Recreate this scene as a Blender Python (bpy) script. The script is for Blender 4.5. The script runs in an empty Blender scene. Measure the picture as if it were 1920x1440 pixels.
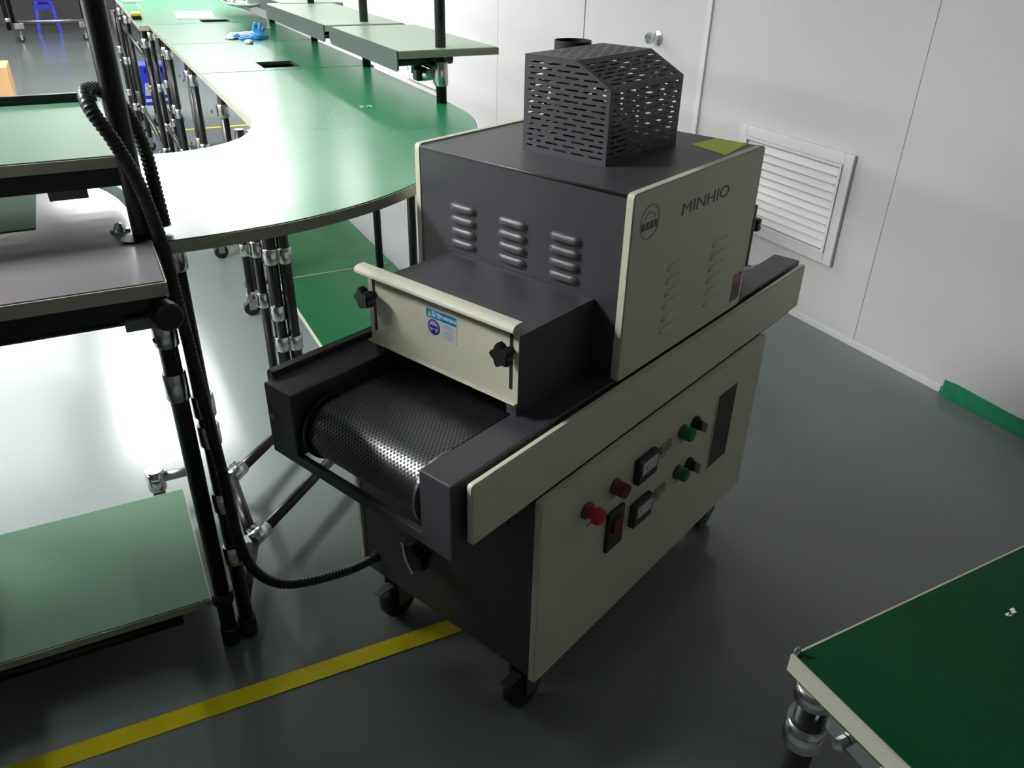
import bpy, bmesh, math, random
from mathutils import Vector, Matrix
random.seed(4)
PI = math.pi
SC = bpy.context.scene
COL = SC.collection

# ------------------------------------------------------------------ camera
FPX = 1485.85
cam_d = bpy.data.cameras.new('camera')
cam_d.sensor_fit = 'HORIZONTAL'
cam_d.sensor_width = 36.0
cam_d.lens = 36.0 * FPX / 1920.0
cam_d.clip_start = 0.02
cam_d.clip_end = 60
cam = bpy.data.objects.new('camera', cam_d)
COL.objects.link(cam)
SC.camera = cam
TH = math.radians(22.47755585629343)      # how far the machine is turned in the room
ZF = 0.12
_a, _b, _c = 0.5183, 0.0232, 0.6911
CAMP = (-0.7226, -0.6597, 1.6)
def _setcam():
    fw = Vector((math.cos(_c) * math.cos(_a), math.sin(_c) * math.cos(_a), -math.sin(_a)))
    r = Vector((math.sin(_c), -math.cos(_c), 0))
    u = r.cross(fw)
    r2 = math.cos(_b) * r + math.sin(_b) * u
    u2 = -math.sin(_b) * r + math.cos(_b) * u
    R = Matrix.Rotation(TH, 3, 'Z')
    r2, u2, fw = R @ r2, R @ u2, R @ fw
    p = R @ Vector(CAMP) + Vector((0, 0, -ZF))
    M = Matrix(((r2.x, u2.x, -fw.x, p.x), (r2.y, u2.y, -fw.y, p.y), (r2.z, u2.z, -fw.z, p.z), (0, 0, 0, 1)))
    cam.matrix_world = M
_setcam()

# ------------------------------------------------------------------ world, view
W = bpy.data.worlds.new('world')
SC.world = W
W.use_nodes = True
W.node_tree.nodes['Background'].inputs[0].default_value = (0.8, 0.85, 0.9, 1)
W.node_tree.nodes['Background'].inputs[1].default_value = 0.02
SC.view_settings.view_transform = 'Standard'
SC.view_settings.look = 'None'
SC.view_settings.gamma = 1
SC.view_settings.use_curve_mapping = False
SC.view_settings.exposure = 0.0
SC.cycles.use_denoising = True
SC.cycles.max_bounces = 8
SC.cycles.sample_clamp_indirect = 4

# ceiling light panels: (x, y, size x, size y, strength)
CEIL = 2.62
LAMPS = [
    (-0.3, 5.85, 0.9, 0.22, 45),
    (0.7, 5.85, 0.9, 0.22, 45),
    (-0.3, 6.5, 0.9, 0.22, 45),
    (0.7, 6.5, 0.9, 0.22, 45),
    (-0.3, 7.15, 0.9, 0.22, 45),
    (0.7, 7.15, 0.9, 0.22, 45),
    (-1.6, 7.8, 1.2, 0.16, 24),
    (-0.25, 7.8, 1.2, 0.16, 24),
    (-1.6, 8.5, 1.2, 0.16, 24),
    (-0.25, 8.5, 1.2, 0.16, 24),
    (-1.6, 9.2, 1.2, 0.16, 24),
    (-0.25, 9.2, 1.2, 0.16, 24),
    (-1.75, 6, 1.1, 0.16, 18),
    (-1.75, 6.8, 1.1, 0.16, 18),
    (1.5, 5.7, 0.16, 0.9, 30),
    (1.3, 8.6, 1.2, 0.2, 40),
    (1.3, 10, 1.2, 0.2, 40),
    (-0.3, 11.5, 1.2, 0.2, 40),
    (-2.4, 11.5, 1.2, 0.2, 40),
    (1.2, 13.6, 1.2, 0.2, 40),
    (-1.6, 13.6, 1.2, 0.2, 40),
    (0.18, 4.92, 0.07, 0.07, 24),
    (0.26, 3.2, 0.06, 0.06, 24),
    (-2, 1.6, 0.5, 1, 122),
    (-3.2, 3.1, 0.3, 1.2, 40),
    (-3.4, 4.9, 0.3, 1.2, 40),
    (-3.6, 6.7, 0.3, 1.2, 40),
    (-5.2, 5.6, 0.6, 1.2, 50),
    (-8.5, 1.6, 0.6, 1.2, 90),
    (-8.5, 4, 0.9, 1.5, 75),
    (-8.5, 7, 0.9, 1.5, 60),
    (1.6, 4.2, 0.6, 0.6, 8),
]
LAMP_WORDS = [
    'left half of the nearest bright ceiling strip over the green bench row',
    'right half of the nearest bright ceiling strip over the green bench row',
    'left half of the middle bright ceiling strip over the green bench row',
    'right half of the middle bright ceiling strip over the green bench row',
    'left half of the farthest bright ceiling strip over the green bench row',
    'right half of the farthest bright ceiling strip over the green bench row',
    'narrow ceiling strip left of the benches, first beyond the bright strips',
    'narrow ceiling strip over the far benches, first beyond the bright strips',
    'narrow ceiling strip left of the benches, second beyond the bright strips',
    'narrow ceiling strip over the far benches, second beyond the bright strips',
    'narrow ceiling strip left of the benches, third beyond the bright strips',
    'narrow ceiling strip over the far benches, third beyond the bright strips',
    'dim ceiling strip left of the bright strips, nearer one',
    'dim ceiling strip left of the bright strips, farther one',
    'narrow ceiling strip parallel to the white wall',
    'ceiling strip by the white wall, nearer one',
    'ceiling strip by the white wall, farther one',
    'ceiling strip over the far stool rack',
    'ceiling strip left of the far stool rack',
    'ceiling strip over the far end by the wall',
    'ceiling strip over the far grey cabinet',
    'tiny square downlight, farther of two over the benches',
    'tiny square downlight, nearer of two over the benches',
    'very bright square ceiling panel left of the tiered workbench',
    'long ceiling panel in the left aisle, nearest of three',
    'long ceiling panel in the left aisle, middle of three',
    'long ceiling panel in the left aisle, farthest of three',
    'ceiling panel between the left aisle and the far left row',
    'far left ceiling panel, nearest of its row',
    'far left ceiling panel, middle of its row',
    'far left ceiling panel, farthest of its row',
    'faint square ceiling panel near the door',
]
LAMP_GAIN = 1.0

# ------------------------------------------------------------------ materials
MATS = {}
def nodes_of(name):
    m = bpy.data.materials.new(name)
    m.use_nodes = True
    nt = m.node_tree
    b = nt.nodes['Principled BSDF']
    MATS[name] = m
    return m, nt, b
def mat(name, col, rough=0.5, metal=0.0, spec=0.5, coat=0.0, noise=0.0, nscale=20, bump=0.0, bscale=200, col2=None, coat_r=0.1, rvar=0.0):
    m, nt, b = nodes_of(name)
    b.inputs['Base Color'].default_value = (*col, 1)
    b.inputs['Roughness'].default_value = rough
    b.inputs['Metallic'].default_value = metal
    b.inputs['Specular IOR Level'].default_value = spec
    b.inputs['Coat Weight'].default_value = coat
    b.inputs['Coat Roughness'].default_value = coat_r
    tc = nt.nodes.new('ShaderNodeTexCoord')
    if noise or col2:
        n = nt.nodes.new('ShaderNodeTexNoise')
        n.inputs['Scale'].default_value = nscale
        n.inputs['Detail'].default_value = 5
        nt.links.new(tc.outputs['Object'], n.inputs['Vector'])
        mx = nt.nodes.new('ShaderNodeMix')
        mx.data_type = 'RGBA'
        c2 = col2 or tuple(max(0, c * (1 - noise)) for c in col)
        mx.inputs[6].default_value = (*col, 1)
        mx.inputs[7].default_value = (*c2, 1)
        rp = nt.nodes.new('ShaderNodeValToRGB')
        rp.color_ramp.elements[0].position = 0.25
        rp.color_ramp.elements[1].position = 0.8
        nt.links.new(n.outputs['Fac'], rp.inputs['Fac'])
        nt.links.new(rp.outputs['Color'], mx.inputs[0])
        nt.links.new(mx.outputs[2], b.inputs['Base Color'])
        if rvar:
            mr = nt.nodes.new('ShaderNodeMapRange')
            mr.inputs['From Min'].default_value = 0.3
            mr.inputs['From Max'].default_value = 0.7
            mr.inputs['To Min'].default_value = rough - rvar
            mr.inputs['To Max'].default_value = rough + rvar
            nt.links.new(n.outputs['Fac'], mr.inputs['Value'])
            nt.links.new(mr.outputs['Result'], b.inputs['Roughness'])
    if bump:
        n2 = nt.nodes.new('ShaderNodeTexNoise')
        n2.inputs['Scale'].default_value = bscale
        n2.inputs['Detail'].default_value = 3
        nt.links.new(tc.outputs['Object'], n2.inputs['Vector'])
        bp = nt.nodes.new('ShaderNodeBump')
        bp.inputs['Strength'].default_value = bump
        bp.inputs['Distance'].default_value = 0.002
        nt.links.new(n2.outputs['Fac'], bp.inputs['Height'])
        nt.links.new(bp.outputs['Normal'], b.inputs['Normal'])
    return m
def emis(name, col, s):
    m, nt, b = nodes_of(name)
    b.inputs['Base Color'].default_value = (*col, 1)
    b.inputs['Emission Color'].default_value = (*col, 1)
    b.inputs['Emission Strength'].default_value = s
    return m

mat('floor_epoxy', (0.175, 0.20, 0.197), 0.17, spec=0.6, col2=(0.155, 0.178, 0.175), nscale=1.6, rvar=0.03)
mat('wall_paint', (0.64, 0.625, 0.625), 0.45, spec=0.35, noise=0.03, nscale=3)
mat('wall_far', (0.4, 0.4, 0.4), 0.6, noise=0.05, nscale=2)
mat('white_trim', (0.72, 0.72, 0.71), 0.35)
mat('seam_dark', (0.18, 0.18, 0.18), 0.7)
mat('ceiling_paint', (0.7, 0.7, 0.7), 0.8, noise=0.03)
mat('green_mat', (0.022, 0.25, 0.11), 0.25, spec=0.55, col2=(0.028, 0.255, 0.12), nscale=5)
mat('mat_edge', (0.46, 0.46, 0.38), 0.4, noise=0.1, nscale=30)
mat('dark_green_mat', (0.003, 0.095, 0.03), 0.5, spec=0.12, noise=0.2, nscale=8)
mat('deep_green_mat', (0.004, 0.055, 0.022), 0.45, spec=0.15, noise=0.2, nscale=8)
mat('lip_grey', (0.075, 0.095, 0.085), 0.45)
mat('board_underside', (0.16, 0.18, 0.16), 0.5)
mat('black_pipe', (0.009, 0.009, 0.009), 0.3, spec=0.45, noise=0.2)
mat('chrome', (0.72, 0.73, 0.74), 0.2, metal=1.0, noise=0.12, nscale=60)
mat('steel_dull', (0.45, 0.46, 0.46), 0.4, metal=1.0, noise=0.2, nscale=60)
mat('charcoal_paint', (0.050, 0.050, 0.060), 0.42, spec=0.6, bump=0.25, bscale=420, noise=0.1, nscale=120)
mat('cream_paint', (0.68, 0.66, 0.53), 0.4, bump=0.12, bscale=500, noise=0.03, nscale=30)
mat('black_plastic', (0.010, 0.010, 0.010), 0.45)
mat('black_rubber', (0.008, 0.008, 0.008), 0.38, spec=0.5)
mat('red_plastic', (0.55, 0.01, 0.03), 0.35)
mat('dark_red_plastic', (0.16, 0.006, 0.01), 0.4)
mat('green_plastic', (0.0, 0.17, 0.07), 0.35)
mat('meter_face', (0.62, 0.66, 0.68), 0.25, coat=0.6)
mat('switch_black', (0.012, 0.01, 0.01), 0.3)
mat('plate_silver', (0.35, 0.34, 0.22), 0.4, metal=0.3, noise=0.2, nscale=90)
mat('logo_grey', (0.085, 0.085, 0.08), 0.5)
mat('logo_light', (0.33, 0.34, 0.31), 0.5)
mat('yellow_note', (0.86, 0.92, 0.10), 0.6, noise=0.08, nscale=40)
mat('sticker_white', (0.60, 0.60, 0.60), 0.35)
mat('sticker_blue', (0.0, 0.22, 0.55), 0.35)
mat('sticker_purple', (0.045, 0.03, 0.26), 0.35)
mat('sticker_lilac', (0.40, 0.36, 0.58), 0.35)
mat('sticker_text', (0.62, 0.75, 0.85), 0.4)
mat('sticker_yellow', (0.55, 0.70, 0.05), 0.4)
mat('sticker_grey_text', (0.38, 0.42, 0.45), 0.4)
mat('sticker_red', (0.35, 0.05, 0.06), 0.4)
mat('sticker_dark', (0.02, 0.02, 0.025), 0.4)
mat('stool_blue', (0.035, 0.045, 0.75), 0.35, noise=0.15)
mat('cardboard', (0.50, 0.30, 0.14), 0.8, noise=0.12, nscale=8)
mat('yellow_tape', (0.88, 0.74, 0.0), 0.6, spec=0.2, noise=0.2, nscale=12)
mat('green_tape', (0.0, 0.19, 0.08), 0.35, col2=(0.02, 0.28, 0.15), nscale=26)
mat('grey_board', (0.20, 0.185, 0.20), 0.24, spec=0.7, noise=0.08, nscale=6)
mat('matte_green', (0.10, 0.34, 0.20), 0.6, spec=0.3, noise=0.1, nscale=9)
mat('paper', (0.88, 0.89, 0.86), 0.6)
mat('glove_blue', (0.05, 0.33, 0.75), 0.45, noise=0.25, nscale=40)
mat('white_plastic', (0.75, 0.77, 0.78), 0.35)
mat('yellow_plastic', (0.75, 0.42, 0.0), 0.35)
mat('rack_grey', (0.10, 0.095, 0.09), 0.7, noise=0.3, nscale=3)
mat('purple_bin', (0.10, 0.10, 0.32), 0.5)
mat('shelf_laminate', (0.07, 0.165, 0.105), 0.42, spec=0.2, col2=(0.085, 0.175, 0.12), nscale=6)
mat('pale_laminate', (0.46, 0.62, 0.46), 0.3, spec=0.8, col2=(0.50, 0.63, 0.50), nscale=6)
mat('caster_steel', (0.20, 0.20, 0.20), 0.45, metal=0.8)
mat('recess_dark', (0.045, 0.045, 0.038), 0.6)
mat('inside_dark', (0.012, 0.012, 0.013), 0.7)
m, nt, b = nodes_of('clear_plastic')
b.inputs['Base Color'].default_value = (0.9, 0.95, 0.95, 1)
b.inputs['Roughness'].default_value = 0.06
b.inputs['Transmission Weight'].default_value = 0.9
b.inputs['IOR'].default_value = 1.35
# belt mesh: woven mesh with rows of holes, laid out by UV metres
def belt_mat(name, base, rough):
    m, nt, b = nodes_of(name)
    uv = nt.nodes.new('ShaderNodeUVMap'); uv.uv_map = 'UVMap'
    sp = nt.nodes.new('ShaderNodeSeparateXYZ')
    nt.links.new(uv.outputs['UV'], sp.inputs[0])
    def m2(op, a, bb):
        n = nt.nodes.new('ShaderNodeMath'); n.operation = op
        for k, v in ((0, a), (1, bb)):
            if isinstance(v, (int, float)): n.inputs[k].default_value = v
            elif v is not None: nt.links.new(v, n.inputs[k])
        return n.outputs[0]
    su = m2('SINE', m2('MULTIPLY', sp.outputs['X'], 2 * PI / 0.0085), None)
    sv = m2('SINE', m2('MULTIPLY', sp.outputs['Y'], 2 * PI / 0.0125), None)
    pr = m2('MULTIPLY', su, sv)                       # checkered = staggered holes
    hole = m2('GREATER_THAN', pr, 0.22)
    mx = nt.nodes.new('ShaderNodeMix'); mx.data_type = 'RGBA'
    mx.inputs[6].default_value = (*base, 1); mx.inputs[7].default_value = (0.004, 0.004, 0.004, 1)
    nt.links.new(hole, mx.inputs[0])
    nt.links.new(mx.outputs[2], b.inputs['Base Color'])
    nt.links.new(m2('SUBTRACT', 1.0, hole), b.inputs['Metallic'])
    b.inputs['Roughness'].default_value = rough
    nt.links.new(m2('ADD', m2('MULTIPLY', hole, 0.4), rough), b.inputs['Roughness'])
    bp = nt.nodes.new('ShaderNodeBump'); bp.inputs['Strength'].default_value = 0.15; bp.inputs['Distance'].default_value = 0.001
    nt.links.new(m2('SUBTRACT', 1.0, pr), bp.inputs['Height'])
    nt.links.new(bp.outputs['Normal'], b.inputs['Normal'])
belt_mat('belt_mesh', (0.19, 0.195, 0.195), 0.34)

# ------------------------------------------------------------------ mesh helpers
class MB:
    def __init__(s):
        s.bm = bmesh.new()
    def box(s, x0, y0, z0, x1, y1, z1, bev=0.0, seg=2):
        vs = [s.bm.verts.new(p) for p in ((x0, y0, z0), (x1, y0, z0), (x1, y1, z0), (x0, y1, z0), (x0, y0, z1), (x1, y0, z1), (x1, y1, z1), (x0, y1, z1))]
        fs = [s.bm.faces.new([vs[i] for i in q]) for q in ((0, 3, 2, 1), (4, 5, 6, 7), (0, 1, 5, 4), (1, 2, 6, 5), (2, 3, 7, 6), (3, 0, 4, 7))]
        if bev:
            es = list({e for f in fs for e in f.edges})
            bmesh.ops.bevel(s.bm, geom=es, offset=bev, segments=seg, affect='EDGES', profile=0.5)
        return s
    def prism(s, pts, z0, z1, bev=0.0, axis='z'):
        def P(a, b, c):
            return {'z': (a, b, c), 'x': (c, a, b), 'y': (a, c, b)}[axis]
        lo = [s.bm.verts.new(P(p[0], p[1], z0)) for p in pts]
        hi = [s.bm.verts.new(P(p[0], p[1], z1)) for p in pts]
        n = len(pts)
        f1 = s.bm.faces.new(lo); f2 = s.bm.faces.new(hi)
        fs = [f1, f2]
        for i in range(n):
            fs.append(s.bm.faces.new((lo[i], lo[(i + 1) % n], hi[(i + 1) % n], hi[i])))
        bmesh.ops.recalc_face_normals(s.bm, faces=fs)
        if bev:
            es = list(set(f2.edges) | set(f1.edges))
            bmesh.ops.bevel(s.bm, geom=es, offset=bev, segments=2, affect='EDGES')
        return s
    def quad(s, a, b, c, d):
        s.bm.faces.new([s.bm.verts.new(p) for p in (a, b, c, d)])
        return s
    def tube(s, pts, r, seg=14, caps=True, closed=False):
        pts = [Vector(p) for p in pts]
        rr = r if isinstance(r, (list, tuple)) else [r] * len(pts)
        rings = []
        n = len(pts)
        up = None
        for i, p in enumerate(pts):
            if closed:
                t = pts[(i + 1) % n] - pts[i - 1]
            else:
                t = pts[min(i + 1, n - 1)] - pts[max(i - 1, 0)]
            t.normalize()
            if up is None:
                up = Vector((0, 0, 1)) if abs(t.z) < 0.9 else Vector((1, 0, 0))
            a = t.cross(up); a.normalize()
            bb = a.cross(t); bb.normalize()
            up = bb
            rings.append([s.bm.verts.new(p + rr[i] * (math.cos(2 * PI * k / seg) * a + math.sin(2 * PI * k / seg) * bb)) for k in range(seg)])
        m = n if closed else n - 1
        for i in range(m):
            A_, B_ = rings[i], rings[(i + 1) % n]
            for k in range(seg):
                f = s.bm.faces.new((A_[k], A_[(k + 1) % seg], B_[(k + 1) % seg], B_[k]))
                f.smooth = True
        if caps and not closed:
            s.bm.faces.new(rings[0]); s.bm.faces.new(rings[-1])
        return s
    def lathe(s, prof, origin=(0, 0, 0), axis=(0, 0, 1), seg=20):
        ax = Vector(axis).normalized()
        up = Vector((0, 0, 1)) if abs(ax.z) < 0.9 else Vector((1, 0, 0))
        a = ax.cross(up).normalized(); b2 = ax.cross(a)
        o = Vector(origin)
        rings = []
        for r, h in prof:
            rings.append([s.bm.verts.new(o + ax * h + max(r, 1e-5) * (math.cos(2 * PI * k / seg) * a + math.sin(2 * PI * k / seg) * b2)) for k in range(seg)])
        for i in range(len(rings) - 1):
            for k in range(seg):
                s.bm.faces.new((rings[i][k], rings[i][(k + 1) % seg], rings[i + 1][(k + 1) % seg], rings[i + 1][k]))
        if prof[0][0] > 1e-4: s.bm.faces.new(rings[0])
        if prof[-1][0] > 1e-4: s.bm.faces.new(rings[-1])
        return s
    def build(s, name, m, parent=None, recalc=True, smooth=None, label=None):
        if recalc:
            bmesh.ops.recalc_face_normals(s.bm, faces=s.bm.faces[:])
        me = bpy.data.meshes.new(name)
        s.bm.to_mesh(me); s.bm.free()
        me.materials.append(MATS[m])
        if smooth:
            for p in me.polygons: p.use_smooth = True
            me.set_sharp_from_angle(angle=math.radians(smooth))
        o = bpy.data.objects.new(name, me)
        COL.objects.link(o)
        if parent: o.parent = parent
        if label: o['label'] = label
        return o
def thing(name, label, cat, loc=(0, 0, 0), rz=0.0, group=None):
    o = bpy.data.objects.new(name, None)
    COL.objects.link(o)
    o.location = loc; o.rotation_euler = (0, 0, rz)
    o.empty_display_size = 0.1
    o['label'] = label; o['category'] = cat
    if group: o['group'] = group
    return o
def tag(o, label, cat, group=None):
    o['label'] = label; o['category'] = cat
    if group: o['group'] = group
    return o
def struct(o):
    o['kind'] = 'structure'
    return o
def copy_tree(o, parent=None):
    c = o.copy(); COL.objects.link(c)
    if parent: c.parent = parent
    for ch in list(o.children): copy_tree(ch, c)
    return c

# ------------------------------------------------------------------ the room
WX = 2.236
XL, YB, YF = -13.0, 19.5, -3.2
struct(MB().box(XL, YF, -0.1, WX + 0.12, YB, 0).build('floor', 'floor_epoxy'))
struct(MB().box(XL, YF, CEIL + 0.03, WX + 0.12, YB, CEIL + 0.13).build('ceiling', 'ceiling_paint'))
# right wall, cut round the door and made of sandwich panels
DY0, DY1 = 2.49, 3.34
wr = struct(MB().box(WX, YF, 0, WX + 0.1, DY0, CEIL + 0.03).box(WX, DY1, 0, WX + 0.1, YB, CEIL + 0.03).box(WX, DY0, 2.08, WX + 0.1, DY1, CEIL + 0.03).build('wall_right', 'wall_paint'))
sm = MB()
for y in (1.084, -0.08, -1.24, 4.45, 6.75, 7.9, 9.05, 10.2, 11.4):
    sm.box(WX - 0.0006, y - 0.0012, 0.032, WX, y + 0.0012, CEIL)
sm.build('panel_seam', 'seam_dark', wr)
struct(MB().box(WX - 0.012, 2.236, 0, WX, 2.272, CEIL, 0.003).build('trim_1', 'white_trim'))
d = struct(MB().box(WX + 0.004, DY0 + 0.004, 0.008, WX + 0.05, DY1 - 0.004, 2.072).build('door_1', 'wall_paint'))
kn = MB().lathe([(0.033, 0), (0.033, 0.006), (0.014, 0.012), (0.012, 0.035), (0.024, 0.042), (0.029, 0.055), (0.024, 0.068), (0, 0.072)], (WX + 0.004, 2.63, 1.03), (-1, 0, 0), 24)
kn.build('door_knob', 'chrome', d, smooth=50)
struct(MB().box(XL, YB, 0, WX + 0.12, YB + 0.1, CEIL + 0.03).build('wall_back', 'wall_far'))
struct(MB().box(XL - 0.1, YF, 0, XL, YB, CEIL + 0.03).build('wall_left', 'wall_far'))
struct(MB().box(-1.75, YF - 0.1, 0, WX + 0.12, YF, CEIL + 0.03).build('wall_front', 'wall_far'))
struct(MB().box(-1.85, YF - 0.1, 0, -1.75, 0.75, CEIL + 0.03).box(XL, 0.65, 0, -1.85, 0.75, CEIL + 0.03).build('wall_shade_left', 'wall_far'))  # unseen partition added to keep lamp light off the foreground floor
struct(MB().box(WX - 0.006, 0.66, 0, WX, DY0, 0.03, 0.002).box(WX - 0.006, DY1, 0, WX, YB, 0.03, 0.002).build('baseboard_right', 'white_trim'))
gt = MB()
pts = [(0.655, 0.058), (0.60, 0.062), (0.4, 0.055), (0.1, 0.058), (-0.4, 0.054), (-1.2, 0.056), (-1.2, 0.0), (0.655, 0.0)]
gt.prism([(p[0], p[1]) for p in pts], WX - 0.0035, WX - 0.0005, axis='x')
gt.box(WX - 0.02, -1.2, 0.0004, WX - 0.003, 0.64, 0.0026)
tag(gt.build('adhesive_tape', 'green_tape'), 'green adhesive tape strip stuck along the foot of the white wall', 'tape')
tag(MB().prism([(-1.7, 0.485), (-1.7, 0.438), (0.36, 0.373), (0.36, 0.420)], 0.0003, 0.0016).build('marking_tape', 'yellow_tape'),
    'bright yellow floor marking line running under the grey machine', 'floor marking')
tag(MB().prism([(-2.0, 6.37), (-2.0, 6.33), (1.2, 6.33), (1.2, 6.37)], 0.0003, 0.0016).build('marking_tape', 'yellow_tape'),
    'thin yellow floor marking line by the nearer blue stool', 'floor marking')

def grille(y0, y1, z0, z1, label):
    t = thing('wall_grille', label, 'air grille', (WX, (y0 + y1) / 2, z0), 0, 'louvred grilles low on the white wall')
    w = (y1 - y0) / 2; h = z1 - z0
    f = MB()
    o = 0.045
    f.box(-0.018, -w, 0, -0.001, -w + o, h, 0.003).box(-0.018, w - o, 0, -0.001, w, h, 0.003).box(-0.018, -w + o, 0, -0.001, w - o, o, 0.003).box(-0.018, -w + o, h - o, -0.001, w - o, h, 0.003)
    f.build('grille_frame', 'white_trim', t)
    f = MB(); i = 0.012
    f.box(-0.024, -w + o, o, -0.002, -w + o + i, h - o).box(-0.024, w - o - i, o, -0.002, w - o, h - o)
    f.box(-0.024, -w + o + i, h - o - i, -0.002, w - o - i, h - o).box(-0.024, -w + o + i, o, -0.002, w - o - i, o + i)
    f.build('inner_frame', 'white_trim', t)
    n = 10
    s = MB()
    for k in range(n):
        z = o + i + 0.004 + (h - 2 * o - 2 * i - 0.008) * k / n
        p = (h - 2 * o - 2 * i) / n
        s.prism([(-0.022, z), (-0.0195, z + 0.002), (-0.006, z + p * 0.86), (-0.003, z + p * 0.86), (-0.0035, z + p * 0.76), (-0.016, z)], -w + o + i, w - o - i, axis='y')
    # prism on 'y' axis takes (x, z)
    s.build('slats', 'white_trim', t)
    MB().box(-0.0022, -w + o + i, o + i, -0.0012, w - o - i, h - o - i).build('backing', 'wall_far', t)
    return t
grille(1.272, 1.925, 0.288, 0.748, 'white louvred air grille in the wall right beside the grey machine')
grille(5.56, 6.25, 0.325, 0.785, 'white louvred air grille in the far wall behind the raised green shelves')

# ceiling lights
for k, (x, y, sx, sy, st) in enumerate(LAMPS):
    t = thing('ceiling_light', LAMP_WORDS[k], 'ceiling light', (x, y, CEIL), 0, 'ceiling light panels')
    f = MB(); w, h = sx / 2, sy / 2
    f.box(-w - .02, -h - .02, -0.002, -w, h + .02, 0.028).box(w, -h - .02, -0.002, w + .02, h + .02, 0.028).box(-w, -h - .02, -0.002, w, -h, 0.028).box(-w, h, -0.002, w, h + .02, 0.028)
    f.build('light_frame', 'white_trim', t)
    nm = 'lamp_%d' % st
    if nm not in MATS: emis(nm, (1.0, 1.0, 0.985), st * LAMP_GAIN)
    MB().box(-w, -h, 0.0, w, h, 0.01).build('diffuser', nm, t)

# ------------------------------------------------------------------ the curing machine (machine-local coordinates)
MACH = thing('uv_curing_machine', 'grey and cream conveyor curing machine on castors with control panel', 'machine', (0, 0, -ZF), TH)
XB0, XB1, ZB = 0.4235, 0.9352, 1.2187
ZR0, ZR1 = 0.7314, 0.8525
# lower cabinet
CX0, CX1, CZ0 = 0.170, 1.080, 0.262
MB().box(CX0, 0.0165, CZ0 + 0.006, CX1, 0.517, 0.728, 0.004).build('cabinet', 'charcoal_paint', MACH)
def side_panel(name, x0, x1, z0, z1, y0, y1, r=0.008):
    pts = []
    for cx, cz, a0 in ((x1 - r, z0 + r, -90), (x1 - r, z1 - r, 0), (x0 + r, z1 - r, 90), (x0 + r, z0 + r, 180)):
        for k in range(5):
            a = math.radians(a0 + 22.5 * k)
            pts.append((cx + r * math.cos(a), cz + r * math.sin(a)))
    return MB().prism(pts, y0, y1, bev=0.0025, axis='y')
cp = side_panel('control_panel', 0.1655, 1.0845, CZ0, 0.7285, 0.0, 0.016).build('control_panel', 'cream_paint', MACH)
side_panel('side_panel', 0.1655, 1.0845, CZ0, 0.7285, 0.517, 0.531).build('side_panel', 'cream_paint', MACH)
# handle recess on the control panel: a framed dark pocket
hp = MB()
hp.box(0.848, -0.0012, 0.438, 0.944, -0.0002, 0.650)
hp.build('handle_recess', 'recess_dark', MACH)
hq = MB().box(0.845, -0.0025, 0.435, 0.848, 0.0, 0.653).box(0.944, -0.0025, 0.435, 0.947, 0.0, 0.653).box(0.848, -0.0025, 0.650, 0.944, 0.0, 0.653).box(0.848, -0.0025, 0.435, 0.944, 0.0, 0.438)
hq.build('recess_frame', 'cream_paint', MACH)
# controls: x, z on the panel (faces -y)
def button(x, z, m, r=0.0165, h=0.022, mush=False, name='push_button'):
    bz = MB().lathe([(r * 1.12, 0), (r * 1.12, 0.006), (r * 0.92, 0.009)], (x, 0, z), (0, -1, 0), 24).build('button_collar', 'logo_grey', MACH, smooth=40)
    if mush:
        pr = [(0.0125, 0.0), (0.0125, 0.016), (0.018, 0.017), (0.018, 0.027), (0.015, 0.031), (0.0, 0.032)]
    else:
        pr = [(r * 0.95, 0.0), (r, h * 0.6), (r * 0.94, h), (0, h + 0.001)]
    MB().lathe(pr, (x, -0.006, z), (0, -1, 0), 24).build(name, m, MACH, smooth=45)
button(0.310, 0.629, 'red_plastic', mush=True, name='emergency_button')
button(0.408, 0.632, 'dark_red_plastic', h=0.024, name='indicator_lamp')
button(0.679, 0.632, 'green_plastic', h=0.022)
button(0.681, 0.520, 'green_plastic', h=0.022)
for z in (0.628, 0.513):
    k = MB().lathe([(0.018, 0), (0.018, 0.008), (0.013, 0.01), (0.0125, 0.02), (0, 0.021)], (0.736, 0, z), (0, -1, 0), 20).build('selector_switch', 'switch_black', MACH, smooth=40)
    MB().box(0.7325, -0.033, z - 0.013, 0.7395, -0.019, z + 0.013, 0.002).build('selector_lever', 'steel_dull', k)
def meter(x0, z0, x1, z1):
    k = MB().box(x0, -0.016, z0, x1, 0.0, z1, 0.003).build('panel_meter', 'switch_black', MACH)
    MB().box(x0 + 0.011, -0.0172, z0 + 0.022, x1 - 0.008, -0.016, z1 - 0.007).build('meter_face', 'meter_face', k)
    MB().tube([((x0 + x1) / 2, -0.0178, z0 + 0.022), ((x0 + x1) / 2 - 0.018, -0.0178, z1 - 0.018)], 0.0007, 6).build('meter_needle', 'switch_black', k)
meter(0.478, 0.597, 0.553, 0.657)
meter(0.478, 0.482, 0.553, 0.541)
bk = MB().box(0.387, -0.009, 0.470, 0.446, 0.0, 0.571, 0.002).build('power_switch', 'switch_black', MACH)
MB().box(0.402, -0.015, 0.515, 0.431, -0.009, 0.548, 0.0015).build('switch_toggle', 'dark_red_plastic', bk)
for (x0, x1, z0, z1) in ((0.583, 0.625, 0.618, 0.640), (0.583, 0.626, 0.500, 0.522)):
    MB().box(x0, -0.006, z0, x1, 0.0, z1, 0.0015).build('counter_display', 'plate_silver', MACH)
for x, z in ((0.325, 0.585), (0.412, 0.605), (0.515, 0.588), (0.515, 0.472), (0.604, 0.604), (0.604, 0.486), (0.685, 0.602), (0.685, 0.490), (0.740, 0.600), (0.740, 0.486)):
    MB().box(x - 0.010, -0.0006, z - 0.003, x + 0.010, 0.0003, z + 0.003).build('caption_plate', 'plate_silver', MACH)
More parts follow.
